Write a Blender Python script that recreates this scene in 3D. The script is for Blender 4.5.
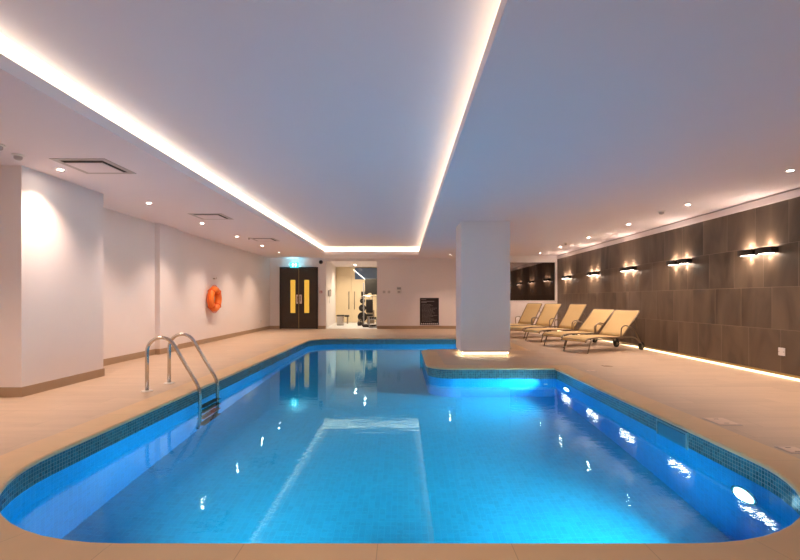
import bpy, bmesh, math, random
from mathutils import Vector, Matrix
random.seed(7)
for o in list(bpy.data.objects): bpy.data.objects.remove(o)
SC = bpy.context.scene
C = SC.collection

# ------------------------------------------------------------------ camera, world, exposure
cam_d = bpy.data.cameras.new('camera'); cam = bpy.data.objects.new('camera', cam_d); C.objects.link(cam)
cam.location = (0, 0, 1.10); cam.rotation_euler = (math.radians(90), 0, 0)
cam_d.sensor_width = 36; cam_d.lens = 460/800*36
cam_d.shift_x = -3/800; cam_d.shift_y = 19/800; cam_d.clip_start = .05
SC.camera = cam
SC.view_settings.view_transform = 'Standard'; SC.view_settings.look = 'None'
SC.view_settings.gamma = 1; SC.view_settings.use_curve_mapping = False
SC.view_settings.exposure = 1.38
w = bpy.data.worlds.new('world'); SC.world = w; w.use_nodes = True
w.node_tree.nodes['Background'].inputs[0].default_value = (.75, .66, .62, 1)
w.node_tree.nodes['Background'].inputs[1].default_value = 0.0
cy = SC.cycles
cy.use_denoising = True
cy.max_bounces = 10; cy.diffuse_bounces = 5; cy.glossy_bounces = 5; cy.transmission_bounces = 8
cy.caustics_reflective = False; cy.caustics_refractive = True
cy.sample_clamp_indirect = 15; cy.blur_glossy = .5

WARM = (1, .72, .55); LEDC = (1, .82, .58)
# room heights and planes
CEIL = 2.60; UP = 2.86; XL = -4.92; XR = 5.30; YB = 17.0; YN = -1.6; YR = 15.8
COVE = (-2.62, .525, -1.0, 15.5)
WATER = -.17; BED = -1.42
E_LED = .95; E_DOWN = 66; E_SCONCE = 3.6; E_POOL = 37

# ------------------------------------------------------------------ materials
def newmat(name):
    m = bpy.data.materials.new(name); m.use_nodes = True
    return m, m.node_tree, m.node_tree.nodes['Principled BSDF']
def mat(name, col, rough=.6, metal=0, noise=0, nscale=8, bump=0, bscale=60, emit=None, es=0, spec=.5):
    m, t, b = newmat(name)
    b.inputs['Base Color'].default_value = (*col, 1); b.inputs['Roughness'].default_value = rough
    b.inputs['Metallic'].default_value = metal; b.inputs['Specular IOR Level'].default_value = spec
    if noise:
        tc = t.nodes.new('ShaderNodeTexCoord'); n = t.nodes.new('ShaderNodeTexNoise'); n.inputs['Scale'].default_value = nscale
        n.inputs['Detail'].default_value = 4
        t.links.new(tc.outputs['Object'], n.inputs['Vector'])
        mx = t.nodes.new('ShaderNodeMix'); mx.data_type = 'RGBA'
        mx.inputs[6].default_value = (*[c*(1-noise) for c in col], 1); mx.inputs[7].default_value = (*[min(1, c*(1+noise)) for c in col], 1)
        t.links.new(n.outputs['Fac'], mx.inputs[0]); t.links.new(mx.outputs[2], b.inputs['Base Color'])
    if bump:
        tc = t.nodes.new('ShaderNodeTexCoord'); n = t.nodes.new('ShaderNodeTexNoise'); n.inputs['Scale'].default_value = bscale
        t.links.new(tc.outputs['Object'], n.inputs['Vector'])
        bp = t.nodes.new('ShaderNodeBump'); bp.inputs['Strength'].default_value = bump; bp.inputs['Distance'].default_value = .002
        t.links.new(n.outputs['Fac'], bp.inputs['Height']); t.links.new(bp.outputs['Normal'], b.inputs['Normal'])
    if emit:
        b.inputs['Emission Color'].default_value = (*emit, 1); b.inputs['Emission Strength'].default_value = es
    return m

class NT:
    """tiny expression helper for tile shaders"""
    def __init__(s, t): s.t = t
    def m(s, op, a, b=None, c=None):
        n = s.t.nodes.new('ShaderNodeMath'); n.operation = op
        for i, v in enumerate((a, b, c)):
            if v is None: continue
            if isinstance(v, (int, float)): n.inputs[i].default_value = v
            else: s.t.links.new(v, n.inputs[i])
        return n.outputs[0]
def tile_mat(name, size, grout, base, gcol, var, rough, coord='Object', axes=('Y', 'Z'), origin=(0, 0), shift=0, streak=.25,
             sscale=(1.5, 1.5, 1.5), grad=None, tone2=None, bump=.3):
    m, t, b = newmat(name); N = NT(t); L = t.links.new
    tc = t.nodes.new('ShaderNodeTexCoord'); sp = t.nodes.new('ShaderNodeSeparateXYZ'); L(tc.outputs[coord], sp.inputs[0])
    u = sp.outputs[axes[0]]; v = sp.outputs[axes[1]]
    vv = N.m('DIVIDE', N.m('SUBTRACT', v, origin[1]), size[1]); row = N.m('FLOOR', vv); fv = N.m('SUBTRACT', vv, row)
    uu = N.m('DIVIDE', N.m('SUBTRACT', N.m('SUBTRACT', u, origin[0]), N.m('MULTIPLY', row, shift)), size[0])
    colm = N.m('FLOOR', uu); fu = N.m('SUBTRACT', uu, colm)
    du = N.m('MULTIPLY', N.m('MINIMUM', fu, N.m('SUBTRACT', 1, fu)), size[0])
    dv = N.m('MULTIPLY', N.m('MINIMUM', fv, N.m('SUBTRACT', 1, fv)), size[1])
    tile = N.m('GREATER_THAN', N.m('MINIMUM', du, dv), grout/2)
    cb = t.nodes.new('ShaderNodeCombineXYZ'); L(colm, cb.inputs[0]); L(row, cb.inputs[1])
    wn = t.nodes.new('ShaderNodeTexWhiteNoise'); wn.noise_dimensions = '2D'; L(cb.outputs[0], wn.inputs['Vector'])
    mp = t.nodes.new('ShaderNodeVectorMath'); mp.operation = 'MULTIPLY'; L(tc.outputs[coord], mp.inputs[0]); mp.inputs[1].default_value = sscale
    ad = t.nodes.new('ShaderNodeVectorMath'); ad.operation = 'MULTIPLY_ADD'; L(wn.outputs['Color'], ad.inputs[0]); ad.inputs[1].default_value = (9, 9, 9); L(mp.outputs[0], ad.inputs[2])
    ns = t.nodes.new('ShaderNodeTexNoise'); ns.inputs['Scale'].default_value = 1; ns.inputs['Detail'].default_value = 5; ns.inputs['Distortion'].default_value = .8
    L(ad.outputs[0], ns.inputs['Vector'])
    k = N.m('ADD', N.m('MULTIPLY_ADD', wn.outputs['Value'], 2*var, 1-var), N.m('MULTIPLY_ADD', ns.outputs['Fac'], 2*streak, -streak))
    vm = t.nodes.new('ShaderNodeVectorMath'); vm.operation = 'SCALE'; L(k, vm.inputs['Scale'])
    if tone2:
        mm = t.nodes.new('ShaderNodeMix'); mm.data_type = 'RGBA'; mm.inputs[6].default_value = (*base, 1); mm.inputs[7].default_value = (*tone2, 1)
        L(ns.outputs['Fac'], mm.inputs[0]); L(mm.outputs[2], vm.inputs[0])
    else: vm.inputs[0].default_value = base
    mx = t.nodes.new('ShaderNodeMix'); mx.data_type = 'RGBA'; L(tile, mx.inputs[0]); mx.inputs[6].default_value = (*gcol, 1)
    L(vm.outputs[0], mx.inputs[7]); L(mx.outputs[2], b.inputs['Base Color'])
    b.inputs['Roughness'].default_value = rough
    if bump:
        bp = t.nodes.new('ShaderNodeBump'); bp.inputs['Strength'].default_value = bump; bp.inputs['Distance'].default_value = .002
        L(tile, bp.inputs['Height']); L(bp.outputs['Normal'], b.inputs['Normal'])
    return m

M = {}
M['plaster'] = mat('white_plaster', (.84, .77, .75), .75, noise=.02, nscale=2, bump=.1, bscale=90)
M['ceiling'] = mat('ceiling_paint', (.82, .745, .765), .85, noise=.01, nscale=3)
M['wall_tile'] = tile_mat('stone_wall_tile', (.6, .6), .005, (.135, .092, .062), (.25, .19, .145), .2, .42, origin=(.455, .07), shift=.155,
                          streak=1.1, sscale=(1, 2.6, 1.0), tone2=(.09, .066, .045))
M['deck'] = tile_mat('deck_tile', (.9, .3), .004, (.52, .385, .275), (.39, .29, .205), .035, .5, axes=('X', 'Y'), origin=(.1, .05), shift=.3,
                     streak=.16, sscale=(.9, 7, 1), bump=.15)
M['coping'] = tile_mat('coping_stone', (.6, 9), .004, (.62, .425, .235), (.43, .30, .18), .03, .5, coord='UV', axes=('X', 'Y'), origin=(0, -4), streak=.10,
                       sscale=(3, 3, 3), bump=.2)
M['band'] = tile_mat('waterline_mosaic', (.028, .028), .004, (.025, .125, .165), (.20, .27, .28), .35, .25, coord='UV', axes=('X', 'Y'), streak=.1, sscale=(3, 3, 3))
M['mosaic_floor'] = tile_mat('pool_floor_mosaic', (.05, .05), .005, (.001, .30, .50), (.01, .36, .56), .08, .4, coord='UV', axes=('X', 'Y'), streak=.05, sscale=(2, 2, 2))
M['mosaic'] = tile_mat('blue_pool_mosaic', (.05, .05), .005, (.001, .27, .66), (.01, .34, .74), .08, .4, coord='UV', axes=('X', 'Y'), streak=.05, sscale=(2, 2, 2))
M['skirting'] = mat('skirting_stone', (.42, .30, .20), .5, noise=.08, nscale=6)
M['steel'] = mat('brushed_steel', (.62, .58, .53), .22, 1)
M['dark_steel'] = mat('aged_steel_frame', (.30, .24, .18), .4, .8)
M['sling'] = mat('tan_sling', (.60, .43, .20), .8, noise=.06, nscale=40, bump=.3, bscale=300)
M['rubber'] = mat('black_rubber', (.012, .012, .012), .6)
M['blackmetal'] = mat('black_metal', (.015, .012, .011), .35, .2)
M['black'] = mat('black_plastic', (.02, .017, .018), .5)
M['white'] = mat('white_plastic', (.78, .74, .70), .4)
M['grey'] = mat('grey_plastic', (.35, .35, .36), .5)
M['orange'] = mat('orange_ring', (.90, .20, .02), .45, noise=.08, nscale=10)
M['rope'] = mat('orange_rope', (.72, .09, .01), .8)
M['door'] = mat('dark_door_veneer', (.045, .028, .018), .45, noise=.2, nscale=20)
M['doorframe'] = mat('dark_door_frame', (.025, .016, .012), .5)
M['sign'] = mat('black_sign_board', (.015, .008, .010), .4)
M['signtext'] = mat('white_lettering', (.62, .58, .58), .6)
M['red'] = mat('red_callpoint', (.45, .05, .03), .4)
M['led'] = mat('led_diffuser', (.9, .85, .8), .5, emit=LEDC, es=E_LED)
M['ledfloor'] = mat('floor_led_diffuser', (.9, .8, .6), .5, emit=(1, .76, .44), es=1.3)
M['ledcol'] = mat('column_led_diffuser', (.9, .85, .7), .5, emit=(1, .80, .50), es=3)
M['lamp'] = mat('downlight_lens', (.9, .9, .9), .3, emit=(1, .84, .68), es=70)
M['slamp'] = mat('sconce_lens', (.9, .9, .9), .3, emit=(1, .78, .62), es=14)
M['poollamp'] = mat('pool_lamp_lens', (.9, .95, 1), .3, emit=(.75, .93, 1), es=6)
M['vision'] = mat('lit_vision_panel', (.55, .34, .05), .25, emit=(1, .56, .07), es=.24)
M['exitgreen'] = mat('exit_sign_green', (.02, .35, .36), .4, emit=(.05, .65, .72), es=.5)
M['exitwhite'] = mat('exit_sign_white', (.9, 1, 1), .4, emit=(.75, 1, 1), es=.8)
M['cream'] = mat('cream_gym_panel', (.80, .66, .44), .5)
M['palefloor'] = mat('pale_gym_floor', (.62, .62, .62), .45, noise=.04, nscale=4)
M['vent'] = mat('vent_grille', (.50, .44, .42), .6)
M['gap'] = mat('vent_gap', (.02, .018, .016), .8)
M['lid'] = mat('pale_lid', (.68, .52, .40), .5, noise=.05, nscale=30)
M['redtread'] = mat('red_brown_tread', (.32, .06, .045), .6)
# dark reflective glass: smoky mirror
m, t, b = newmat('smoked_mirror_glass'); b.inputs['Base Color'].default_value = (.20, .17, .155, 1); b.inputs['Metallic'].default_value = 1; b.inputs['Roughness'].default_value = .03; M['mirror'] = m
m, t, b = newmat('blue_gym_glass'); b.inputs['Base Color'].default_value = (.10, .15, .24, 1); b.inputs['Roughness'].default_value = .1; M['blueglass'] = m
# pool water surface
m = bpy.data.materials.new('pool_water'); m.use_nodes = True; t = m.node_tree; t.nodes.clear()
out = t.nodes.new('ShaderNodeOutputMaterial'); g = t.nodes.new('ShaderNodeBsdfGlass'); g.inputs['IOR'].default_value = 1.31; g.inputs['Roughness'].default_value = 0.0
g.inputs['Color'].default_value = (.60, .94, 1, 1); t.links.new(g.outputs[0], out.inputs[0])
tc = t.nodes.new('ShaderNodeTexCoord')
mp = t.nodes.new('ShaderNodeMapping'); mp.inputs['Scale'].default_value = (.55, 1.5, 1); t.links.new(tc.outputs['Object'], mp.inputs[0])
n1 = t.nodes.new('ShaderNodeTexNoise'); n1.inputs['Scale'].default_value = 8; n1.inputs['Detail'].default_value = 3; t.links.new(mp.outputs[0], n1.inputs['Vector'])
bp = t.nodes.new('ShaderNodeBump'); bp.inputs['Strength'].default_value = 1; bp.inputs['Distance'].default_value = .0010
t.links.new(n1.outputs['Fac'], bp.inputs['Height']); t.links.new(bp.outputs[0], g.inputs['Normal']); M['water'] = m

# ------------------------------------------------------------------ helpers
def tag(o, label, cat, group=None, kind=None):
    if label: o['label'] = label
    if cat: o['category'] = cat
    if group: o['group'] = group
    if kind: o['kind'] = kind
    return o
def thing(name, label, cat, loc=(0, 0, 0), rz=0, group=None, kind=None):
    o = bpy.data.objects.new(name, None); C.objects.link(o); o.empty_display_size = .1
    o.location = loc; o.rotation_euler = (0, 0, rz)
    return tag(o, label, cat, group, kind)
def link(name, bm, m, parent=None, smooth=False, loc=None):
    me = bpy.data.meshes.new(name); bmesh.ops.recalc_face_normals(bm, faces=bm.faces[:]); bm.to_mesh(me); bm.free()
    for p in me.polygons: p.use_smooth = smooth
    for mm in (m if isinstance(m, (list, tuple)) else [m]): me.materials.append(mm)
    o = bpy.data.objects.new(name, me); C.objects.link(o)
    if parent: o.parent = parent
    if loc: o.location = loc
    return o
def bx(bm, x0, x1, y0, y1, z0, z1, bev=0):
    g = bmesh.ops.create_cube(bm, size=1)['verts']
    for v in g: v.co = Vector((x0+(v.co.x+.5)*(x1-x0), y0+(v.co.y+.5)*(y1-y0), z0+(v.co.z+.5)*(z1-z0)))
    if bev:
        es = list({e for v in g for e in v.link_edges}); bmesh.ops.bevel(bm, geom=es, offset=bev, segments=2, affect='EDGES', profile=.6)
    return bm
def box(name, b, m, parent=None, bev=0, loc=None):
    bm = bmesh.new(); bx(bm, *b, bev=bev); return link(name, bm, m, parent, loc=loc)
def boxes(name, bs, m, parent=None, bev=0):
    bm = bmesh.new()
    for b in bs: bx(bm, *b, bev=bev)
    return link(name, bm, m, parent)
def tube(bm, pts, r, n=10, closed=False):
    pts = [Vector(p) for p in pts]; rings = []; N_ = len(pts); up = None
    for i, p in enumerate(pts):
        if closed: d = pts[(i+1) % N_]-pts[i-1]
        else: d = pts[min(i+1, N_-1)]-pts[max(i-1, 0)]
        d.normalize()
        if up is None:
            up = Vector((0, 0, 1)) if abs(d.z) < .9 else Vector((0, 1, 0))
        a = (up-d*up.dot(d)).normalized(); up = a; b_ = d.cross(a)
        rr = r[i] if isinstance(r, (list, tuple)) else r
        rings.append([bm.verts.new(p+a*math.cos(2*math.pi*k/n)*rr+b_*math.sin(2*math.pi*k/n)*rr) for k in range(n)])
    for i in range(N_ if closed else N_-1):
        A, B = rings[i], rings[(i+1) % N_]
        for k in range(n): bm.faces.new((A[k], A[(k+1) % n], B[(k+1) % n], B[k]))
    if not closed: bm.faces.new(rings[0][::-1]); bm.faces.new(rings[-1])
    return bm
def lathe(bm, prof, n=28, mat4=None):
    rings = []
    for r, z in prof:
        if r < 1e-6: rings.append([bm.verts.new((0, 0, z))])
        else: rings.append([bm.verts.new((r*math.cos(2*math.pi*k/n), r*math.sin(2*math.pi*k/n), z)) for k in range(n)])
    vs = [v for q in rings for v in q]
    for A, B in zip(rings, rings[1:]):
        for k in range(n):
            a = A[k % len(A)]; b_ = A[(k+1) % len(A)]; c = B[(k+1) % len(B)]; d = B[k % len(B)]
            f = []
            for v in (a, b_, c, d):
                if v not in f: f.append(v)
            if len(f) > 2: bm.faces.new(f)
    if mat4 is not None:
        for v in vs: v.co = mat4 @ v.co
    return bm
def smooth_path(P, n=6, rad=.05):
    """polyline with rounded corners"""
    P = [Vector(p) for p in P]; out = [P[0]]
    for i in range(1, len(P)-1):
        a, b_, c = P[i-1], P[i], P[i+1]; r = min(rad, (a-b_).length*.49, (c-b_).length*.49)
        s = b_+(a-b_).normalized()*r; e = b_+(c-b_).normalized()*r
        for k in range(n+1):
            t_ = k/n; out.append(s*(1-t_)**2+b_*2*t_*(1-t_)+e*t_**2)
    out.append(P[-1]); return out
def copy_tree(o, parent=None):
    c = o.copy(); C.objects.link(c)
    if parent: c.parent = parent
    for ch in list(o.children): copy_tree(ch, c)
    return c
ROTX = Matrix.Rotation(math.pi/2, 4, 'X')
ORD = ['nearest', 'second nearest', 'third nearest', 'fourth nearest', 'fifth nearest', 'farthest']

# ------------------------------------------------------------------ pool outline
CORN = [(-2.53, 2.07, 1.25), (2.43, 2.07, 1.12), (2.43, 7.33, 0), (.40, 7.33, .42), (.40, 10.1, .42), (2.43, 10.1, 0), (2.43, 12.9, .5), (-2.53, 12.9, .75)]
def outline(off=0):
    P = []; n = len(CORN)
    for i, (x, y, r) in enumerate(CORN):
        b_ = Vector((x, y)); a = Vector(CORN[i-1][:2]); c = Vector(CORN[(i+1) % n][:2])
        d1 = (b_-a).normalized(); d2 = (c-b_).normalized()
        n1_ = Vector((d1.y, -d1.x)); n2_ = Vector((d2.y, -d2.x))       # outward for a counter-clockwise loop
        if r == 0: P.append(b_+(n1_+n2_)*off); continue
        cr = d1.x*d2.y-d1.y*d2.x; s = 1 if cr > 0 else -1               # s>0: pool-convex corner
        cen = b_-d1*r+(-n1_)*r*s; R_ = r+off*s
        a0 = math.atan2((n1_*s).y, (n1_*s).x); K = 14
        for k in range(K+1):
            an = a0+s*(math.pi/2)*k/K; P.append(cen+Vector((math.cos(an), math.sin(an)))*R_)
    return P
def ring_mesh(name, L0, L1, z0, z1, m, kind=None, parent=None):
    """quad strip between two loops of the same count, UV = arc length, distance"""
    bm = bmesh.new(); uv = bm.loops.layers.uv.new('UVMap'); n = len(L0)
    A = [bm.verts.new((*p, z0)) for p in L0]; B = [bm.verts.new((*p, z1)) for p in L1]; s = 0
    hgt = max((Vector((*L0[0], z0))-Vector((*L1[0], z1))).length, .001)
    for i in range(n):
        j = (i+1) % n; ds = (L0[j]-L0[i]).length
        f = bm.faces.new((A[i], A[j], B[j], B[i]))
        for l, q in zip(f.loops, ((s, 0), (s+ds, 0), (s+ds, -hgt), (s, -hgt))): l[uv].uv = q
        s += ds
    me = bpy.data.meshes.new(name); bm.to_mesh(me); bm.free(); me.materials.append(m)
    o = bpy.data.objects.new(name, me); C.objects.link(o)
    if kind: o['kind'] = kind
    if parent: o.parent = parent
    return o
def fill(name, loops, z, m, up=True, uvs=False):
    bm = bmesh.new(); uv = bm.loops.layers.uv.new('UVMap'); ed = []
    for Lp in loops:
        vs = [bm.verts.new((p[0], p[1], z)) for p in Lp]
        ed += [bm.edges.new((vs[i], vs[(i+1) % len(vs)])) for i in range(len(vs))]
    bmesh.ops.triangle_fill(bm, use_beauty=True, edges=ed, normal=(0, 0, 1))
    for f in bm.faces:
        f.normal_update()
        if (f.normal.z > 0) != up: f.normal_flip()
        for l in f.loops: l[uv].uv = (l.vert.co.x, l.vert.co.y)
    me = bpy.data.meshes.new(name); bm.to_mesh(me); bm.free(); me.materials.append(m)
    o = bpy.data.objects.new(name, me); C.objects.link(o); return o

# ------------------------------------------------------------------ structure: deck, pool
LIP, WALLP, OUT = outline(0), outline(.015), outline(.30)
GY = 21.6                                                               # far wall of the gym passage
XF = XR-.01                                                             # deck stops short of the tiled wall: lit channel
fl = fill('floor', [[(XL-.1, YN), (XF, YN), (XF, YR+.05), (XR, YR+.05), (XR, YB+.02), (XL-.1, YB+.02)], OUT], 0, M['deck']); fl['kind'] = 'structure'
cp = ring_mesh('coping', OUT, LIP, .0, .0, M['coping'], 'structure')
bm = bmesh.new(); bm.from_mesh(cp.data)                                 # give the coping its rounded lip and its underside
uvl = bm.loops.layers.uv.active; n = len(LIP); s = 0
prof = [(0, 0), (-.012, -.006), (-.016, -.018), (-.012, -.030), (.015, -.034)]
LP = [outline(d) for d, z in prof]
for (La, (da, za)), (Lb, (db, zb)) in zip(zip(LP, prof), list(zip(LP, prof))[1:]):
    A = [bm.verts.new((*p, za)) for p in La]; B = [bm.verts.new((*p, zb)) for p in Lb]; s = 0
    for i in range(n):
        j = (i+1) % n; ds = (La[j]-La[i]).length; f = bm.faces.new((A[i], A[j], B[j], B[i]))
        for l, q in zip(f.loops, ((s, .3), (s+ds, .3), (s+ds, .33), (s, .33))): l[uvl].uv = q
        s += ds
bm.to_mesh(cp.data); bm.free()
basin = thing('pool_basin', None, None, kind='structure')
ring_mesh('waterline_band', WALLP, WALLP, -.034, -.19, M['band'], parent=basin)
ring_mesh('basin_wall', WALLP, WALLP, -.19, BED, M['mosaic'], parent=basin)
bf = fill('basin_floor', [WALLP], BED, M['mosaic_floor']); bf.parent = basin
wt = fill('pool_water', [WALLP], WATER, M['water']); tag(wt, 'clear blue water filling the indoor swimming pool', 'water', kind='stuff')

# walls
def struct(o): o['kind'] = 'structure'; return o
struct(box('wall_left', (XL-.2, XL, YN, YB, 0, CEIL), M['plaster']))
struct(box('wall_left_pier', (XL, -4.28, 5.16, 6.57, 0, CEIL), M['plaster']))
struct(box('wall_left_pilaster', (XL, -4.82, 9.12, 9.86, 0, CEIL), M['plaster']))
struct(box('wall_near', (XL-.2, XR+.2, YN-.2, YN, 0, CEIL), M['plaster']))
struct(box('wall_right', (XR, XR+.2, YN, YR+.3, .0, 2.47), M['wall_tile']))
struct(boxes('trim_1', [(XR-.015, XR+.2, YN, YR, 2.47, 2.57)], M['plaster']))
struct(box('trim_2', (XR+.03, XR+.2, YN, YR, 2.57, CEIL), M['vent']))  # recess at the ceiling; its shadow line is put into the darker colour
# back wall with the passage opening (X -2.85 .. -.96)
struct(boxes('wall_back', [(XL-.2, -2.85, YB, YB+.15, 0, CEIL), (-.96, 2.95, YB, YB+.15, 0, CEIL), (-2.85, -.96, YB, YB+.15, 2.5, CEIL),
                           (2.9, 3.05, YR, YB+.15, 0, CEIL)], M['plaster']))
struct(boxes('wall_back_right', [(2.9, XR, YR, YR+.12, 0, 1.03), (2.9, XR, YR, YR+.12, 2.36, CEIL), (XR-.05, XR, YR-.01, YR+.12, 1.03, 2.36)], M['plaster']))
win = thing('window_1', None, None, kind='structure')
box('pane', (3.0, XR-.05, YR+.03, YR+.05, 1.03, 2.36), M['mirror'], win)
boxes('window_frame', [(3.0, XR-.05, YR-.012, YR+.03, 1.03, 1.05), (XR-.075, XR-.05, YR-.015, YR+.03, 1.05, 2.36)], M['white'], win)
# ceiling with the coffer
cx0, cx1, cy0, cy1 = COVE
struct(boxes('ceiling', [(XL-.2, cx0, YN, YB, CEIL, CEIL+.1), (cx1, XR+.2, YN, YB, CEIL, CEIL+.1), (cx0, cx1, YN, cy0, CEIL, CEIL+.1), (cx0, cx1, cy1, YB, CEIL, CEIL+.1),
                         (cx0-.3, cx1+.3, cy0-.3, cy1+.3, UP, UP+.1)], M['ceiling']))
S = .05
led = thing('trim_3', None, None, kind='structure')
boxes('cove_light', [(cx0-S-.02, cx0-S, cy0-S, cy1+S, CEIL+.1, UP-.0), (cx1+S, cx1+S+.02, cy0-S, cy1+S, CEIL+.1, UP-.0),
                     (cx0-S, cx1+S, cy1+S, cy1+S+.02, CEIL+.1, UP-.0), (cx0-S, cx1+S, cy0-S-.02, cy0-S, CEIL+.1, UP-.0)], M['led'], led)
# skirting
def skirt(name, bs): struct(boxes(name, bs, M['skirting']))
H_ = .11; T_ = .012
skirt('baseboard_left', [(XL, XL+T_, YN, 5.16, 0, H_), (XL, -4.28+T_, 5.16-T_, 5.16, 0, H_), (-4.28, -4.28+T_, 5.16, 6.57, 0, H_), (XL, -4.28+T_, 6.57, 6.57+T_, 0, H_),
                         (XL, XL+T_, 6.57, 9.12, 0, H_), (XL, -4.82+T_, 9.12-T_, 9.12, 0, H_), (-4.82, -4.82+T_, 9.12, 9.86, 0, H_), (XL, XL+T_, 9.86, YB, 0, H_)])
skirt('baseboard_back', [(XL+T_, -4.55, YB-T_, YB, 0, H_), (-3.14, -2.85, YB-T_, YB, 0, H_), (-.96, 2.9, YB-T_, YB, 0, H_), (2.9, XR, YR-T_, YR, 0, H_)])
# lit channel at the foot of the tiled wall
ch = thing('trim_4', None, None, kind='structure')
box('floor_light', (XR-.006, XR+.01, YN, YR, -.002, .036), M['ledfloor'], ch)
box('brass_lip', (XR-.02, XR, YN, YR, .036, .066), mat('brass_lip', (.55, .42, .18), .35, .8), ch)
box('edge_seal', (XF-.001, XR-.006, YN, YR, -.01, -.001), M['skirting'], ch)

# column with lit plinth gap
col = thing('wall_column', None, None, kind='structure')
X0, X1, Y0, Y1 = 1.116, 2.06, 8.85, 9.68
box('column_shaft', (X0, X1, Y0, Y1, .075, CEIL), M['plaster'], col)
box('plinth', (X0+.05, X1-.05, Y0+.05, Y1-.05, 0, .075), M['plaster'], col)
g_ = .03
boxes('plinth_light', [(X0+g_, X1-g_, Y0+g_, Y0+g_+.015, .045, .075), (X0+g_, X0+g_+.015, Y0+g_, Y1-g_, .045, .075), (X1-g_-.015, X1-g_, Y0+g_, Y1-g_, .045, .075),
                       (X0+g_, X1-g_, Y1-g_-.015, Y1-g_, .045, .075)], M['ledcol'], col)

# ------------------------------------------------------------------ gym passage beyond the opening
struct(box('floor_gym', (-3.6, 1.2, YB+.02, GY, -.05, .002), M['palefloor']))
struct(box('ceiling_gym', (-3.6, 1.2, YB+.15, GY, 2.6, 2.7), M['ceiling']))
bm = bmesh.new(); vs = [bm.verts.new(p) for p in ((-2.85, YB+.15, 0), (-3.15, GY, 0), (-3.3, GY, 0), (-3.0, YB+.15, 0))]
f = bm.faces.new(vs); r_ = bmesh.ops.extrude_face_region(bm, geom=[f]); bmesh.ops.translate(bm, vec=(0, 0, 2.6), verts=[v for v in r_['geom'] if isinstance(v, bmesh.types.BMVert)])
struct(link('wall_gym_left', bm, M['plaster']))
struct(box('wall_gym_back', (-3.3, 1.2, GY, GY+.1, 0, 2.6), M['cream']))
struct(box('wall_gym_right', (1.0, 1.2, YB+.15, GY, 0, 2.6), M['plaster']))
gd = thing('door_2', None, None, (-2.4, GY, 0), kind='structure')
for s_ in (-1, 1):
    box('door_leaf', (s_*.42-.41, s_*.42+.41, -.04, 0, .01, 2.2), M['cream'], gd, .004)
    bm = bmesh.new(); tube(bm, [(s_*.13, -.10, .62), (s_*.13, -.10, 1.45)], .02); tube(bm, [(s_*.13, -.10, .75), (s_*.13, -.03, .75)], .01); tube(bm, [(s_*.13, -.10, 1.3), (s_*.13, -.03, 1.3)], .01)
    link('door_handle', bm, M['dark_steel'], gd, True)
win2 = thing('window_2', None, None, kind='structure')
box('pane', (-2.25, -.9, GY-.06, GY-.04, 2.02, 2.56), M['blueglass'], win2)
tag(boxes('reflection_bar', [(0, .03, -.03, 0, 0, 1.15)], M['lamp']), 'slim diagonal glowing bar standing in for cove reflection in gym glass', 'reflection')  # glowing bar added in place of the cove's reflection in the glass
lb = bpy.data.objects['reflection_bar']; lb.location = (-2.3, GY-.1, 2.48); lb.rotation_euler = (0, math.radians(130), 0)
lb.data.materials.clear(); lb.data.materials.append(mat('reflection_glow', (.9, .85, .75), .5, emit=(1, .9, .75), es=1.1))

# ------------------------------------------------------------------ double door
dd = thing('door_1', None, None, (-3.845, YB, 0), kind='structure')
Wd = .705; Hd = 2.28
boxes('door_frame', [(-Wd, -Wd+.06, -.05, .02, 0, Hd), (Wd-.06, Wd, -.05, .02, 0, Hd), (-Wd+.06, Wd-.06, -.05, .02, Hd-.06, Hd)], M['doorframe'], dd, .004)
for s_ in (-1, 1):
    a, b_ = (-Wd+.062, -.006) if s_ < 0 else (.006, Wd-.062)
    lf = box('door_leaf', (a, b_, -.03, .01, .01, Hd-.063), M['door'], dd, .003)
    c = -.215 if s_ < 0 else .295
    boxes('vision_frame', [(c-.115, c-.09, -.036, -.03, .56, 1.83), (c+.09, c+.115, -.036, -.03, .56, 1.83), (c-.09, c+.09, -.036, -.03, .56, .585), (c-.09, c+.09, -.036, -.03, 1.805, 1.83)], M['doorframe'], lf)
    box('vision_panel', (c-.09, c+.09, -.034, -.029, .585, 1.805), M['vision'], lf)
    box('push_plate', (s_*.07-.045, s_*.07+.045, -.035, -.03, .93, 1.26), M['steel'], lf)
    bm = bmesh.new(); tube(bm, smooth_path([(s_*.055, -.03, .98), (s_*.055, -.08, .98), (s_*.055, -.08, 1.2), (s_*.055, -.03, 1.2)], rad=.02), .011)
    link('door_handle', bm, M['steel'], lf, True)
box('meeting_strip', (-.006, .006, -.034, 0, .01, Hd-.063), mat('brass_strip', (.55, .38, .15), .4, .7), dd)

# ------------------------------------------------------------------ things on the back wall
ex = thing('exit_sign', 'lit green exit sign with white running figure above dark double doors', 'sign', (-3.97, YB-.2, 2.24))
box('sign_panel', (-.16, .16, -.012, .012, 0, .19), M['exitgreen'], ex, .003)
bm = bmesh.new()
lathe(bm, [(0, .004), (.016, .004), (.016, 0)], 10, Matrix.Translation((-.045, -.012, .15)) @ ROTX); bx(bm, -.065, -.03, -.016, -.012, .07, .13); bx(bm, -.085, -.05, -.016, -.012, .11, .125); bx(bm, -.03, -.005, -.016, -.012, .10, .115)
bx(bm, -.08, -.055, -.016, -.012, .03, .075); bx(bm, -.035, -.02, -.016, -.012, .03, .07); bx(bm, .03, .075, -.016, -.012, .03, .16)
link('running_figure', bm, M['exitwhite'], ex)
for x in (-.115, .115): box('hanger', (x-.005, x+.005, -.005, .005, .19, .33), M['steel'], ex)
bm = bmesh.new(); bx(bm, -.17, .17, -.04, .04, .325, .36, .008); link('lamp_housing', bm, M['white'], ex)
L = bpy.data.lights.new('exit_light', 'AREA'); L.energy = 1.6; L.size = .3; L.color = (.3, .8, 1)
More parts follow.
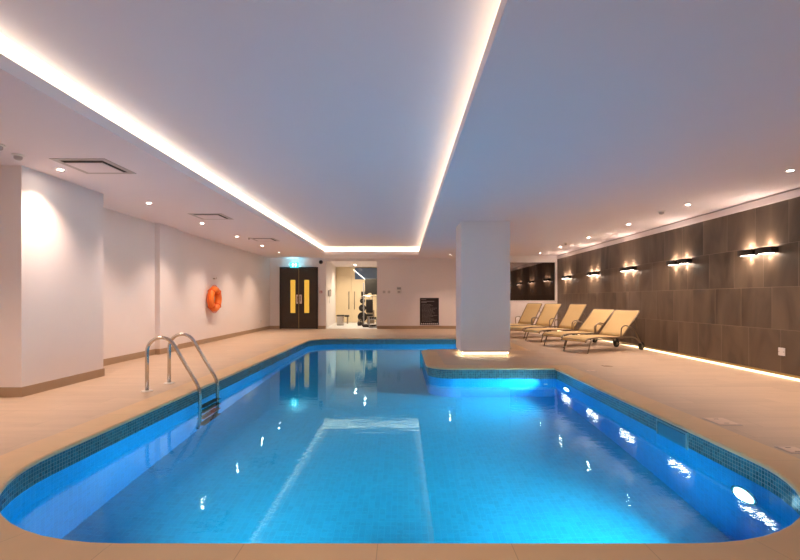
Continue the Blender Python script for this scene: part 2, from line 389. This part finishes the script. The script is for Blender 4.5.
lo = bpy.data.objects.new('exit_light', L); C.objects.link(lo); lo.parent = ex; lo.location = (0, -.06, .10); lo.rotation_euler = (math.radians(150), 0, 0)

pb = thing('pool_rules_board', 'black pool rules board with rows of white lettering on back wall', 'sign', (.975, YB-.003, 0))
box('board', (-.35, .35, -.02, 0, .14, 1.14), M['sign'], pb, .004)
bm = bmesh.new()
bx(bm, -.30, -.12, -.023, -.02, 1.07, 1.095); bx(bm, -.30, .18, -.023, -.02, 1.0, 1.025); bx(bm, -.30, -.10, -.023, -.02, .955, .98)
z = .90
for k in range(15):
    x = -.28
    e = random.uniform(-.05, .28)
    while x < e: wd = random.uniform(.03, .08); bx(bm, x, min(x+wd, .29), -.023, -.02, z-.010, z+.004); x += wd+.015
    z -= .0445
link('lettering', bm, mat('grey_lettering', (.22, .20, .20), .6), pb)
bm = bmesh.new()
for k in range(9): lathe(bm, [(0, .003), (.027, .003), (.027, 0)], 12, Matrix.Translation((-.29+k*.072, -.02, .185)) @ ROTX)
link('icon_row', bm, M['signtext'], pb)

cm = thing('security_camera', 'small black round camera on wall between double doors and gym opening', 'camera', (-3.03, YB, 2.46))
bm = bmesh.new(); lathe(bm, [(0, .12), (.04, .11), (.065, .08), (.07, .04), (.07, .0), (0, 0)], 20, ROTX); link('dome', bm, M['black'], cm, True)
bm = bmesh.new(); lathe(bm, [(.085, 0), (.085, .015), (0, .015)], 20, ROTX); link('mount', bm, M['white'], cm)
cp_ = thing('call_point', 'red fire call point on wall just right of double doors', 'call point', (-3.03, YB, 1.36))
box('housing', (-.045, .045, -.03, 0, -.045, .045), M['red'], cp_, .005); box('glass_window', (-.025, .025, -.034, -.03, -.025, .02), M['white'], cp_)
ph = thing('wall_telephone', 'white wall telephone with hanging cord on gym passage left wall', 'telephone', (-2.86, 17.6, 1.32), math.radians(4))
box('cradle', (0, .05, -.07, .07, -.12, .12), M['grey'], ph, .01)
bm = bmesh.new(); tube(bm, smooth_path([(.05, -.02, .12), (.10, -.02, .14), (.10, -.02, -.10), (.05, -.02, -.12)], rad=.04), .022); link('handset', bm, M['white'], ph, True)
bm = bmesh.new(); tube(bm, [(.04, .0+.03*math.sin(k*.5), -.12-.26*math.sin(k/16*math.pi)) for k in range(17)], .006, 6); link('cord', bm, M['grey'], ph, True)
for i, x in enumerate((-.70, -.52)):
    sw = thing('light_switch', ('left' if i == 0 else 'right')+' one of two white light switches on back wall beside gym opening', 'light switch', (x, YB, 1.36), group='switches on the back wall')
    box('plate', (-.045, .045, -.01, 0, -.045, .045), M['vent'], sw, .003); box('rocker', (-.012, .012, -.015, -.01, -.02, .02), M['white'], sw)
th = thing('wall_controller', 'white wall control unit with dark display above rules board', 'controller', (-.15, YB, 1.42))
box('case', (-.09, .09, -.03, 0, -.14, .13), M['white'], th, .008); box('display', (-.07, .07, -.034, -.03, .03, .11), M['grey'], th); box('keypad', (-.05, .05, -.034, -.03, -.10, -.02), M['vent'], th)

def plate(loc, label, rz, name='wall_socket'):
    s_ = thing(name, label, 'socket', loc, rz)
    box('face_plate', (-.05, .05, -.012, 0, -.05, .05), M['white'], s_, .004); box('switch', (-.012, .012, -.018, -.012, .005, .03), M['grey'], s_)
plate((XL, 15.9, .32), 'small white socket low on left wall near the far corner', math.radians(90))
bk = thing('blank_plate', 'white square blank plate low on dark stone tiled wall', 'socket', (XR, 6.43, .363), math.radians(-90))
box('face_plate', (-.055, .055, -.012, 0, -.055, .055), M['white'], bk, .004)
for x in (-.04, .04):
    bm = bmesh.new(); lathe(bm, [(0, .002), (.006, .002), (.006, 0)], 8, Matrix.Translation((x, -.012, 0)) @ ROTX); link('screw', bm, M['steel'], bk)

# ------------------------------------------------------------------ gym things
bn = thing('waste_bin', 'silver waste bin standing in the gym passage by left wall', 'bin', (-2.62, 19.3, .002))
bm = bmesh.new(); bx(bm, -.15, .15, -.13, .13, .02, .38, .02); link('body', bm, M['steel'], bn)
bm = bmesh.new(); bx(bm, -.16, .16, -.14, .14, .38, .43, .012); link('lid', bm, M['black'], bn)
bm = bmesh.new(); bx(bm, -.13, .13, -.11, .11, 0, .02); link('base', bm, M['black'], bn)
bc = thing('step_bench', 'low dark bench behind silver bin in gym passage', 'bench', (-2.66, 20.6, .002))
box('pad', (-.24, .24, -.15, .15, .30, .38), M['black'], bc, .02)
for s_ in (-1, 1): box('leg', (s_*.18-.02, s_*.18+.02, -.12, .12, 0, .30), M['dark_steel'], bc, .004)
gm = thing('weight_machine', 'tall black and grey multi gym weight machine inside the opening', 'exercise machine', (-1.32, 18.5, .002))
boxes('upright', [(-.30, -.25, .15, .2, .06, 1.75), (.25, .30, .15, .2, .06, 1.75)], M['grey'], gm, .005)
boxes('base_frame', [(-.34, .34, .1, .25, 0, .06), (-.04, .04, -.55, .12, 0, .06), (-.25, .25, -.6, -.52, 0, .06)], M['black'], gm, .005)
box('top_cowl', (-.22, .30, .08, .27, 1.28, 1.92), M['gap'], gm, .02)
boxes('weight_stack', [(-.14, .16, .12, .23, .1+k*.05, .142+k*.05) for k in range(11)], M['dark_steel'], gm)
for x in (-.05, .07): bm = bmesh.new(); tube(bm, [(x, .17, .6), (x, .17, 1.3)], .012); link('guide_rod', bm, M['steel'], gm, True)
box('seat', (-.19, .13, -.38, -.1, .42, .50), M['black'], gm, .02); box('seat_post', (-.06, .0, -.27, -.2, .06, .42), M['grey'], gm)
box('back_pad', (-.17, .11, -.05, .02, .55, 1.08), M['black'], gm, .02)
bm = bmesh.new(); tube(bm, smooth_path([(-.38, -.25, 1.12), (-.30, -.05, 1.22), (.30, -.05, 1.22), (.38, -.25, 1.12)], rad=.06), .015); link('press_bar', bm, M['steel'], gm, True)
bm = bmesh.new(); lathe(bm, [(0, .02), (.09, .02), (.09, -.02), (0, -.02)], 20, Matrix.Translation((-.02, .03, 1.25)) @ ROTX); link('pulley', bm, M['cream'], gm)
db = thing('dumbbell_rack', 'low rack of small weights in front of weight machine', 'rack', (-1.16, 17.75, .002))
boxes('frame', [(-.16, .16, -.12, .12, .0, .03), (-.16, -.13, -.12, .12, .03, .33), (.13, .16, -.12, .12, .03, .33), (-.13, .13, -.12, .12, .30, .33)], M['grey'], db)
for k in range(3):
    tr = tag(bpy.data.objects.new('dumbbell', None), ('left', 'middle', 'right')[k]+' black dumbbell lying on top of the low gym weight rack', 'dumbbell', 'dumbbells on the low rack'); C.objects.link(tr)
    tr.location = (-1.16-.09+.09*k, 17.75, .332+.038)
    bm = bmesh.new(); tube(bm, [(0, -.045, 0), (0, .045, 0)], .013, 8); link('grip', bm, M['steel'], tr, True)
    for s_ in (-1, 1):
        bm = bmesh.new(); tube(bm, [(0, s_*.04, 0), (0, s_*.09, 0)], .036, 12); link('weight_head', bm, M['black'], tr)
kb = thing('kettlebell', 'small dark kettlebell on gym floor left of weight machine', 'kettlebell', (-1.78, 18.9, .002))
bm = bmesh.new(); lathe(bm, [(0, 0), (.06, 0), (.095, .05), (.10, .10), (.085, .15), (.04, .185), (0, .19)], 20); link('bell_body', bm, M['black'], kb, True)
bm = bmesh.new(); tube(bm, smooth_path([(-.05, 0, .16), (-.06, 0, .26), (.06, 0, .26), (.05, 0, .16)], rad=.04), .015); link('bell_handle', bm, M['dark_steel'], kb, True)
pr = thing('plate_tree', 'upright black stand of weight plates left of weight machine', 'weight stand', (-1.70, 19.4, .002))
bm = bmesh.new(); tube(bm, [(0, 0, .04), (0, 0, 1.15)], .03); link('post', bm, M['dark_steel'], pr, True); box('foot', (-.2, .2, -.2, .2, 0, .04), M['black'], pr)
for z, rr in ((.35, .20), (.72, .15), (1.02, .11)):
    bm = bmesh.new(); lathe(bm, [(.015, .03), (rr, .03), (rr, -.03), (.015, -.03)], 24, Matrix.Translation((0, -.09, z)) @ ROTX); link('weight_plate', bm, M['black'], pr)
    bm = bmesh.new(); tube(bm, [(0, -.02, z), (0, -.15, z)], .014, 8); link('peg', bm, M['steel'], pr, True)
bt = thing('wall_screen', 'small black wall panel beside the cream gym doors', 'screen', (-1.87, GY-.01, 1.3))
box('bezel', (-.1, .1, -.03, 0, -.17, .17), M['black'], bt, .006); box('screen', (-.08, .08, -.034, -.03, -.14, .14), M['gap'], bt)

# ------------------------------------------------------------------ life ring
lr = thing('life_ring', 'orange life ring hanging on the left wall', 'life ring', (XL+.105, 11.75, 1.10))
bm = bmesh.new(); R0, r0 = .243, .085
pts = [(0, R0*math.cos(a), R0*math.sin(a)) for a in [2*math.pi*k/48 for k in range(48)]]; tube(bm, pts, r0, 16, True)
link('ring_body', bm, M['orange'], lr, True)
bm = bmesh.new()
for k in range(4):
    a0 = math.pi/4+k*math.pi/2; P = []
    for j in range(13):
        a = a0+(math.pi/2)*j/12; rr = R0+r0+.006+.02*math.sin(math.pi*j/12); P.append((.0, rr*math.cos(a), rr*math.sin(a)))
    tube(bm, P, .008, 6)
link('grab_rope', bm, M['rope'], lr, True)
for k in range(4):
    a = math.pi/4+k*math.pi/2; bm = bmesh.new(); c = Vector((0, R0*math.cos(a), R0*math.sin(a))); d = Vector((0, math.cos(a), math.sin(a)))
    tube(bm, [c+d*(r0+.004)*math.cos(q)+Vector((1, 0, 0))*(r0+.004)*math.sin(q) for q in [2*math.pi*j/20 for j in range(20)]], .012, 6, True); link('strap', bm, M['rope'], lr, True)
hk = thing('wall_hook', 'small steel hook on wall above the orange life ring', 'hook', (XL, 11.95, 1.63))
box('hook_plate', (0, .012, -.05, .05, -.015, .015), M['steel'], hk)
bm = bmesh.new(); tube(bm, smooth_path([(0, 0, 0), (.07, 0, -.01), (.07, 0, .03)], rad=.02), .008, 8); link('hook_arm', bm, M['steel'], hk, True)

# ------------------------------------------------------------------ pool ladder
ld = thing('pool_ladder', 'stainless steel pool ladder with two arched handrails on left edge', 'ladder', (-3.05, 5.74, 0))
for s_ in (-1, 1):
    y = s_*.26; P = [(0, y, 0), (0, y, .47)]
    for k in range(1, 13):
        a = math.pi*(1-k/12*.83); P.append((.17+.17*math.cos(a), y, .47+.17*math.sin(a)))
    P += smooth_path([P[-1], (.63, y, .03), (.63, y, -.85), (.60, y, -1.15)], 6, .09)[1:]
    bm = bmesh.new(); tube(bm, P, .0215, 16); rail = link('handrail', bm, M['steel'], ld, True)
    bm = bmesh.new(); lathe(bm, [(.022, .0), (.065, .0), (.062, .008), (.03, .014), (.022, .014)], 24); f_ = link('floor_flange', bm, M['white'], rail, True, loc=(0, y, .001))
for k in range(4):
    z = -.28-.25*k; bm = bmesh.new(); bx(bm, .59, .68, -.25, .25, z-.015, z+.012, .006)
    tr = link('tread', bm, M['redtread'] if k == 2 else M['black'], ld)
    boxes('grip_strip', [(.60+j*.02, .608+j*.02, -.22, .22, z+.012, z+.015) for j in range(4)], M['rubber'], tr)

# ------------------------------------------------------------------ pool lamps, skimmer, inlet, lids
def pool_lamp(loc, rz, label, energy=E_POOL, spread=135):
    p = thing('pool_light', label, 'pool light', loc, rz, 'underwater pool lights')      # faces local -Y
    bm = bmesh.new(); lathe(bm, [(.095, .0), (.095, .012), (.118, .018), (.122, .0)], 32, ROTX); link('bezel', bm, M['steel'], p, True)
    bm = bmesh.new(); lathe(bm, [(0, .032), (.05, .029), (.085, .02), (.095, .008), (.095, 0), (0, 0)], 32, ROTX); link('lens', bm, M['poollamp'], p, True)
    L = bpy.data.lights.new('pool_light_beam', 'AREA'); L.shape = 'DISK'; L.size = .12; L.energy = energy; L.color = (.70, .93, 1); L.spread = math.radians(spread)
    lo = bpy.data.objects.new('pool_light_beam', L); C.objects.link(lo); lo.parent = p; lo.location = (0, -.036, 0); lo.rotation_euler = (math.radians(-90), 0, 0)
    return p
ZL = WATER-.37
XW = 2.445
pool_lamp((XW, 3.29, ZL), math.radians(-90), 'round underwater light near front right corner of pool', E_POOL*.6)
pool_lamp((XW, 6.85, ZL), math.radians(-90), 'round underwater light on right pool wall below the column', E_POOL*.7)
pool_lamp((-1.1, 2.055, ZL), math.radians(180), 'left added underwater light, unseen on near pool wall', E_POOL*.45, 90)  # both near-wall lamps are unseen, added to fill the basin with light
pool_lamp((1.25, 2.055, ZL), math.radians(180), 'right added underwater light, unseen on near pool wall', E_POOL*.45, 95)
pool_lamp((XW-.0, 11.5, ZL), math.radians(-90), 'added underwater light on right pool wall, hidden behind the column', E_POOL*.8)  # lamp added out of sight for more light in the far basin
inl = thing('pool_inlet', 'small round white inlet in pool wall beneath the column platform', 'inlet', (2.27, 7.315, WATER-.42), 0)
bm = bmesh.new(); lathe(bm, [(0, .012), (.02, .012), (.035, .006), (.035, 0)], 16, ROTX); link('nozzle', bm, M['white'], inl, True)
sk = thing('pool_skimmer', 'pale framed skimmer opening in right pool wall', 'skimmer', (XW, 4.18, 0))
boxes('frame', [(-.012, 0, -.24, -.215, -.24, -.05), (-.012, 0, .225, .24, -.24, -.05), (-.012, 0, -.215, .225, -.065, -.05)], mat('skimmer_frame', (.16, .30, .36), .4), sk)
box('flap', (-.008, 0, -.215, .215, -.24, -.075), mat('skimmer_flap', (.03, .20, .33), .3), sk)
def lid(x0, x1, y0, y1, label, m='lid', group=None):
    l_ = thing('drain_cover', label, 'cover', ((x0+x1)/2, (y0+y1)/2, 0)); a, b_ = (x1-x0)/2, (y1-y0)/2
    box('rim', (-a, a, -b_, b_, 0, .003), M['vent'] if m == 'lid' else M['skirting'], l_); pl = box('plate', (-a+.012, a-.012, -b_+.012, b_-.012, .003, .006), M[m], l_)
    for q in (-b_*.55, b_*.55): box('lifting_slot', (-.02, .02, q-.004, q+.004, .006, .0065), M['gap'], pl)
lid(2.755, 2.955, 4.0, 4.25, 'larger pale rectangular cover in deck beside the skimmer')
lid(2.76, 2.91, 3.27, 3.42, 'small pale cover in deck nearest the camera')
lid(2.80, 2.94, 6.95, 7.09, 'pale square cover in deck near the pool corner by column')
lid(3.28, 3.42, 7.48, 7.62, 'brown square drain cover in deck in front of loungers', 'skirting')

# ------------------------------------------------------------------ ceiling fittings
def make_downlight():
    d = thing('downlight', '', 'downlight')
    bm = bmesh.new(); lathe(bm, [(.030, -.001), (.034, -.006), (.048, -.004), (.05, 0)], 24); link('trim_ring', bm, M['white'], d, True)
    bm = bmesh.new(); lathe(bm, [(0, -.003), (.031, -.002), (.031, 0)], 20); link('lens', bm, M['lamp'], d, True)
    L = bpy.data.lights.new('downlight_beam', 'SPOT'); L.energy = E_DOWN; L.color = WARM; L.spot_size = math.radians(112); L.spot_blend = 1; L.shadow_soft_size = .03
    lo = bpy.data.objects.new('downlight_beam', L); C.objects.link(lo); lo.parent = d; lo.location = (0, 0, -.02)
    return d
proto = make_downlight(); first = True
def downlight(x, y, label, group):
    global first
    d = proto if first else copy_tree(proto); first = False
    d.location = (x, y, CEIL); tag(d, label, 'downlight', group)
dl_y = [5.33, 7.19, 9.10, 11.02, 12.95, 14.75]
for i, y in enumerate(dl_y): downlight(-3.97, y, ORD[i]+' of six recessed downlights in ceiling along the left wall', 'downlights along the left wall')
dr_y = [5.37, 7.30, 9.22, 11.2, 13.2, 15.15]
for i, y in enumerate(dr_y): downlight(4.52, y, ORD[i]+' of six recessed downlights in ceiling along dark tiled wall', 'downlights along the tiled wall')
downlight(-3.97, 3.4, 'recessed downlight in left ceiling just outside the near end', 'downlights along the left wall')
downlight(4.52, 3.4, 'recessed downlight in right ceiling just outside the near end', 'downlights along the tiled wall')
for x in (-3.97, 0, 4.52): downlight(x, 0.6, {-3.97: 'added fill downlight out of view, left row', 0: 'added fill downlight out of view, middle of ceiling', 4.52: 'added fill downlight out of view, right row'}[x], 'added fill downlights out of view')  # extra lamps added out of view to raise the ambient light
downlight(1.60, 15.6, 'lone recessed downlight in ceiling left of white column', 'downlights at the far end')
bm = bmesh.new(); d_ = thing('gym_spotlight', 'bright round downlight in gym passage ceiling', 'downlight', (-1.5, 18.2, 2.6))
lathe(bm, [(0, -.012), (.05, -.01), (.05, 0)], 20); link('lens', bm, M['lamp'], d_)
L = bpy.data.lights.new('gym_beam', 'SPOT'); L.energy = 100; L.shadow_soft_size = .04; L.spot_size = math.radians(160); L.spot_blend = 1; L.color = (1, .84, .62)
lo = bpy.data.objects.new('gym_beam', L); C.objects.link(lo); lo.parent = d_; lo.location = (0, 0, -.02)
bm = bmesh.new(); lathe(bm, [(.05, -.012), (.07, -.006), (.07, 0)], 20); link('trim_ring', bm, M['white'], d_)

g2 = copy_tree(d_); g2.location = (-2.1, 20.2, 2.6); g2['label'] = 'added fill downlight deeper inside the gym passage ceiling'  # second lamp added to brighten the passage
def vent(x, y, label):
    v = thing('ceiling_vent', label, 'vent', (x, y, CEIL), group='ceiling vents on the left side')
    a, b_ = .295, .235
    boxes('frame', [(-a, a, -a, -b_, -.006, 0), (-a, a, b_, a, -.006, 0), (-a, -b_, -b_, b_, -.006, 0), (b_, a, -b_, b_, -.006, 0)], M['vent'], v)
    box('gap', (-b_, b_, -b_, b_, -.001, 0), M['gap'], v)
    box('panel', (-b_+.004, b_-.055, -b_+.085, b_-.004, -.008, -.004), M['ceiling'], v)
vent(-3.48, 5.2, 'nearest of three square ceiling vents on the left side')
vent(-3.48, 8.35, 'middle of three square ceiling vents on the left side')
vent(-3.48, 11.6, 'farthest of three square ceiling vents on the left side')
def detector(x, y, label, r=.055):
    d = thing('smoke_detector', label, 'smoke detector', (x, y, CEIL))
    bm = bmesh.new(); lathe(bm, [(r, 0), (r, -.015), (r*.85, -.02), (0, -.02)], 20); link('base', bm, M['white'], d)
    bm = bmesh.new(); lathe(bm, [(r*.7, -.02), (r*.65, -.045), (r*.4, -.055), (0, -.055)], 20); link('sensor_head', bm, M['vent'], d, True)
detector(-4.0, 4.78, 'white smoke detector in left ceiling near the pier')
detector(-3.93, 4.46, 'white smoke detector cut by the left edge of the photo', .06)
detector(-3.75, 11.2, 'tiny ceiling sensor beside farthest left vent', .035)
detector(4.41, 7.85, 'white smoke detector in ceiling near dark tiled wall', .06)
detector(4.35, 12.3, 'small detector in ceiling far along the tiled wall', .045)

# ------------------------------------------------------------------ wall sconces
def make_sconce():
    s_ = thing('wall_sconce', '', 'wall light')                           # out along local -Y
    bm = bmesh.new()
    for a, b_ in ((-.15, -.145), (.145, .15)): bx(bm, a, b_, -.105, 0, -.045, .045)
    n = 12; P = [(-.15+.30*k/n, -.105-.02*math.sin(math.pi*k/n)) for k in range(n+1)]
    for (xa, ya), (xb, yb) in zip(P, P[1:]):
        q = [bm.verts.new(v) for v in ((xa, ya, -.045), (xb, yb, -.045), (xb, yb, .045), (xa, ya, .045), (xa, ya+.005, -.045), (xb, yb+.005, -.045), (xb, yb+.005, .045), (xa, ya+.005, .045))]
        for f in ((0, 1, 2, 3), (5, 4, 7, 6), (0, 1, 5, 4), (3, 2, 6, 7)): bm.faces.new([q[j] for j in f])
    link('shade', bm, M['blackmetal'], s_)
    box('back_plate', (-.145, .145, -.006, 0, -.042, .042), M['blackmetal'], s_)
    for nm, z, rx in (('upper_lens', .036, math.pi-.3), ('lower_lens', -.036, .3)):
        bm = bmesh.new(); bx(bm, -.14, .14, -.10, -.01, z-.004, z+.004); ln = link(nm, bm, M['slamp'], s_)
        L = bpy.data.lights.new('sconce_beam', 'SPOT'); L.energy = E_SCONCE; L.color = (1, .73, .57); L.spot_size = math.radians(96); L.spot_blend = 1; L.shadow_soft_size = .02
        lo = bpy.data.objects.new('sconce_beam', L); C.objects.link(lo); lo.parent = s_; lo.location = (0, -.038, z*1.4+(.01 if z > 0 else -.01)); lo.rotation_euler = (rx, 0, 0)
    return s_
sp0 = make_sconce(); k = 0
PN = ['nearest', 'second nearest', 'third nearest', 'fourth nearest', 'farthest']
for i, yc in enumerate((6.86, 8.80, 10.80, 12.78, 14.85)):
    for j, dy in enumerate((-.178, .178)):
        s_ = sp0 if k == 0 else copy_tree(sp0); k += 1
        s_.location = (XR, yc-.04+dy, 1.80); s_.rotation_euler = (0, 0, math.radians(-90))
        tag(s_, 'black wall light, %s one of the %s pair on dark tiled wall' % ('right' if j == 0 else 'left', PN[i]), 'wall light', 'wall lights on the tiled wall')

# ------------------------------------------------------------------ sun loungers
def make_lounger():
    r = thing('sun_lounger', '', 'sun lounger'); w2 = .31
    # seat profile (x, z), foot at 0
    SP = [(.14, .24), (.155, .275), (.20, .305), (.30, .320), (.48, .324), (.68, .320), (.90, .314), (1.24, .308)]
    SP = [tuple(p) for p in smooth_path([(a, 0, b_) for a, b_ in SP], 3, .05)]; SP = [(p[0], p[2]) for p in SP]
    def sheet(prof, sag, th=.010, wid=w2-.012):
        bm = bmesh.new(); nw = 10; top = []
        for j, (x, z) in enumerate(prof):
            sgj = sag*math.sin(math.pi*j/(len(prof)-1))
            top.append([bm.verts.new((x, -wid+2*wid*i/nw, z-sgj*math.sin(math.pi*i/nw))) for i in range(nw+1)])
        for A, B in zip(top, top[1:]):
            for i in range(nw): bm.faces.new((A[i], A[i+1], B[i+1], B[i]))
        bmesh.ops.recalc_face_normals(bm, faces=bm.faces[:]); bmesh.ops.solidify(bm, geom=bm.faces[:], thickness=th); return bm
    link('seat_sling', sheet(SP, .012), M['sling'], r, True)
    for s_ in (-1, 1):
        bm = bmesh.new()
        P = [(x, s_*w2, z-.012) for x, z in SP]+[(1.42, s_*w2, .30), (1.60, s_*w2, .285), (1.74, s_*w2, .22), (1.86, s_*w2, .10)]
        tube(bm, smooth_path(P, 3, .06), .016, 10); link('side_rail', bm, M['dark_steel'], r, True)
        bm = bmesh.new(); tube(bm, smooth_path([(.33, s_*(w2-.0), .30), (.25, s_*w2, .14), (.20, s_*(w2+.01), .0)], 4, .08), [.018]*6+[.013], 10) if False else tube(bm, [(.34, s_*w2, .30), (.28, s_*w2, .20), (.235, s_*w2, .10), (.20, s_*w2, .0)], [.019, .017, .015, .013], 10)
        link('leg', bm, M['dark_steel'], r, True)
        bm = bmesh.new(); tube(bm, smooth_path([(1.18, s_*(w2+.015), .30), (1.17, s_*(w2+.03), .50), (1.28, s_*(w2+.03), .55), (1.56, s_*(w2+.03), .48), (1.86, s_*(w2+.01), .10)], 8, .14), .013, 10)
        link('armrest', bm, M['dark_steel'], r, True)
        bm = bmesh.new(); lathe(bm, [(0, -.022), (.075, -.022), (.086, -.014), (.086, .014), (.075, .022), (0, .022)], 28, Matrix.Translation((1.86, s_*(w2+.0), .086)) @ ROTX)
        wh = link('wheel', bm, M['rubber'], r, False)
        bm = bmesh.new(); lathe(bm, [(0, -.027), (.03, -.027), (.03, .027), (0, .027)], 16, Matrix.Translation((1.86, s_*(w2+.0), .086)) @ ROTX); link('hub', bm, M['dark_steel'], wh)
    for x, z in ((.34, .285), (1.24, .285), (1.86, .09), (0.17, .27)):
        bm = bmesh.new(); tube(bm, [(x, -w2, z), (x, w2, z)], .012, 8); link('crossbar', bm, M['dark_steel'], r, True)
    BP = [(0, .0), (.1, .0), (.3, .0), (.5, -.004), (.64, .0), (.74, .010), (.77, .0)]
    bk = bpy.data.objects.new('backrest', None)
    bo = link('backrest', sheet(BP, .012), M['sling'], r, True, loc=(1.26, 0, .318))
    bm = bmesh.new(); tube(bm, smooth_path([(0, -w2+.006, -.006), (.77, -w2+.006, -.006), (.77, w2-.006, -.006), (0, w2-.006, -.006)], 5, .04), .013, 10); link('backrest_frame', bm, M['dark_steel'], bo, True)
    
    for q in (-w2+.03, w2-.03): bm = bmesh.new(); tube(bm, [(.55, q, -.02), (.46, q, -.24)], .009, 8); link('support_strut', bm, M['dark_steel'], bo, True)
    bpy.data.objects.remove(bk)
    return r
l0 = make_lounger()
WHO = ['nearest of five tan sun loungers, its wheels by the dark wall', 'second nearest of five tan sun loungers, backrest leaning low', 'middle of five tan sun loungers, backrest raised steeply',
       'second farthest of five tan sun loungers, in front of pale low wall', 'farthest of five tan sun loungers, partly hidden by the white column']
# x, y of foot end, heading, back angle
SPOT = [(3.37, 9.38, 27.5, 43.5), (3.30, 10.54, 25.5, 43), (3.19, 11.85, 22, 56), (3.02, 12.9, 30, 56), (2.80, 13.9, 32, 56)]
for i, (x, y, a, ba) in enumerate(SPOT):
    o = l0 if i == 0 else copy_tree(l0)
    o.location = (x, y, 0); o.rotation_euler = (0, 0, math.radians(a)); tag(o, WHO[i], 'sun lounger', 'sun loungers along the tiled wall')
    for c in o.children:
        if c.name.startswith('backrest'): c.rotation_euler = (0, -math.radians(ba), 0)
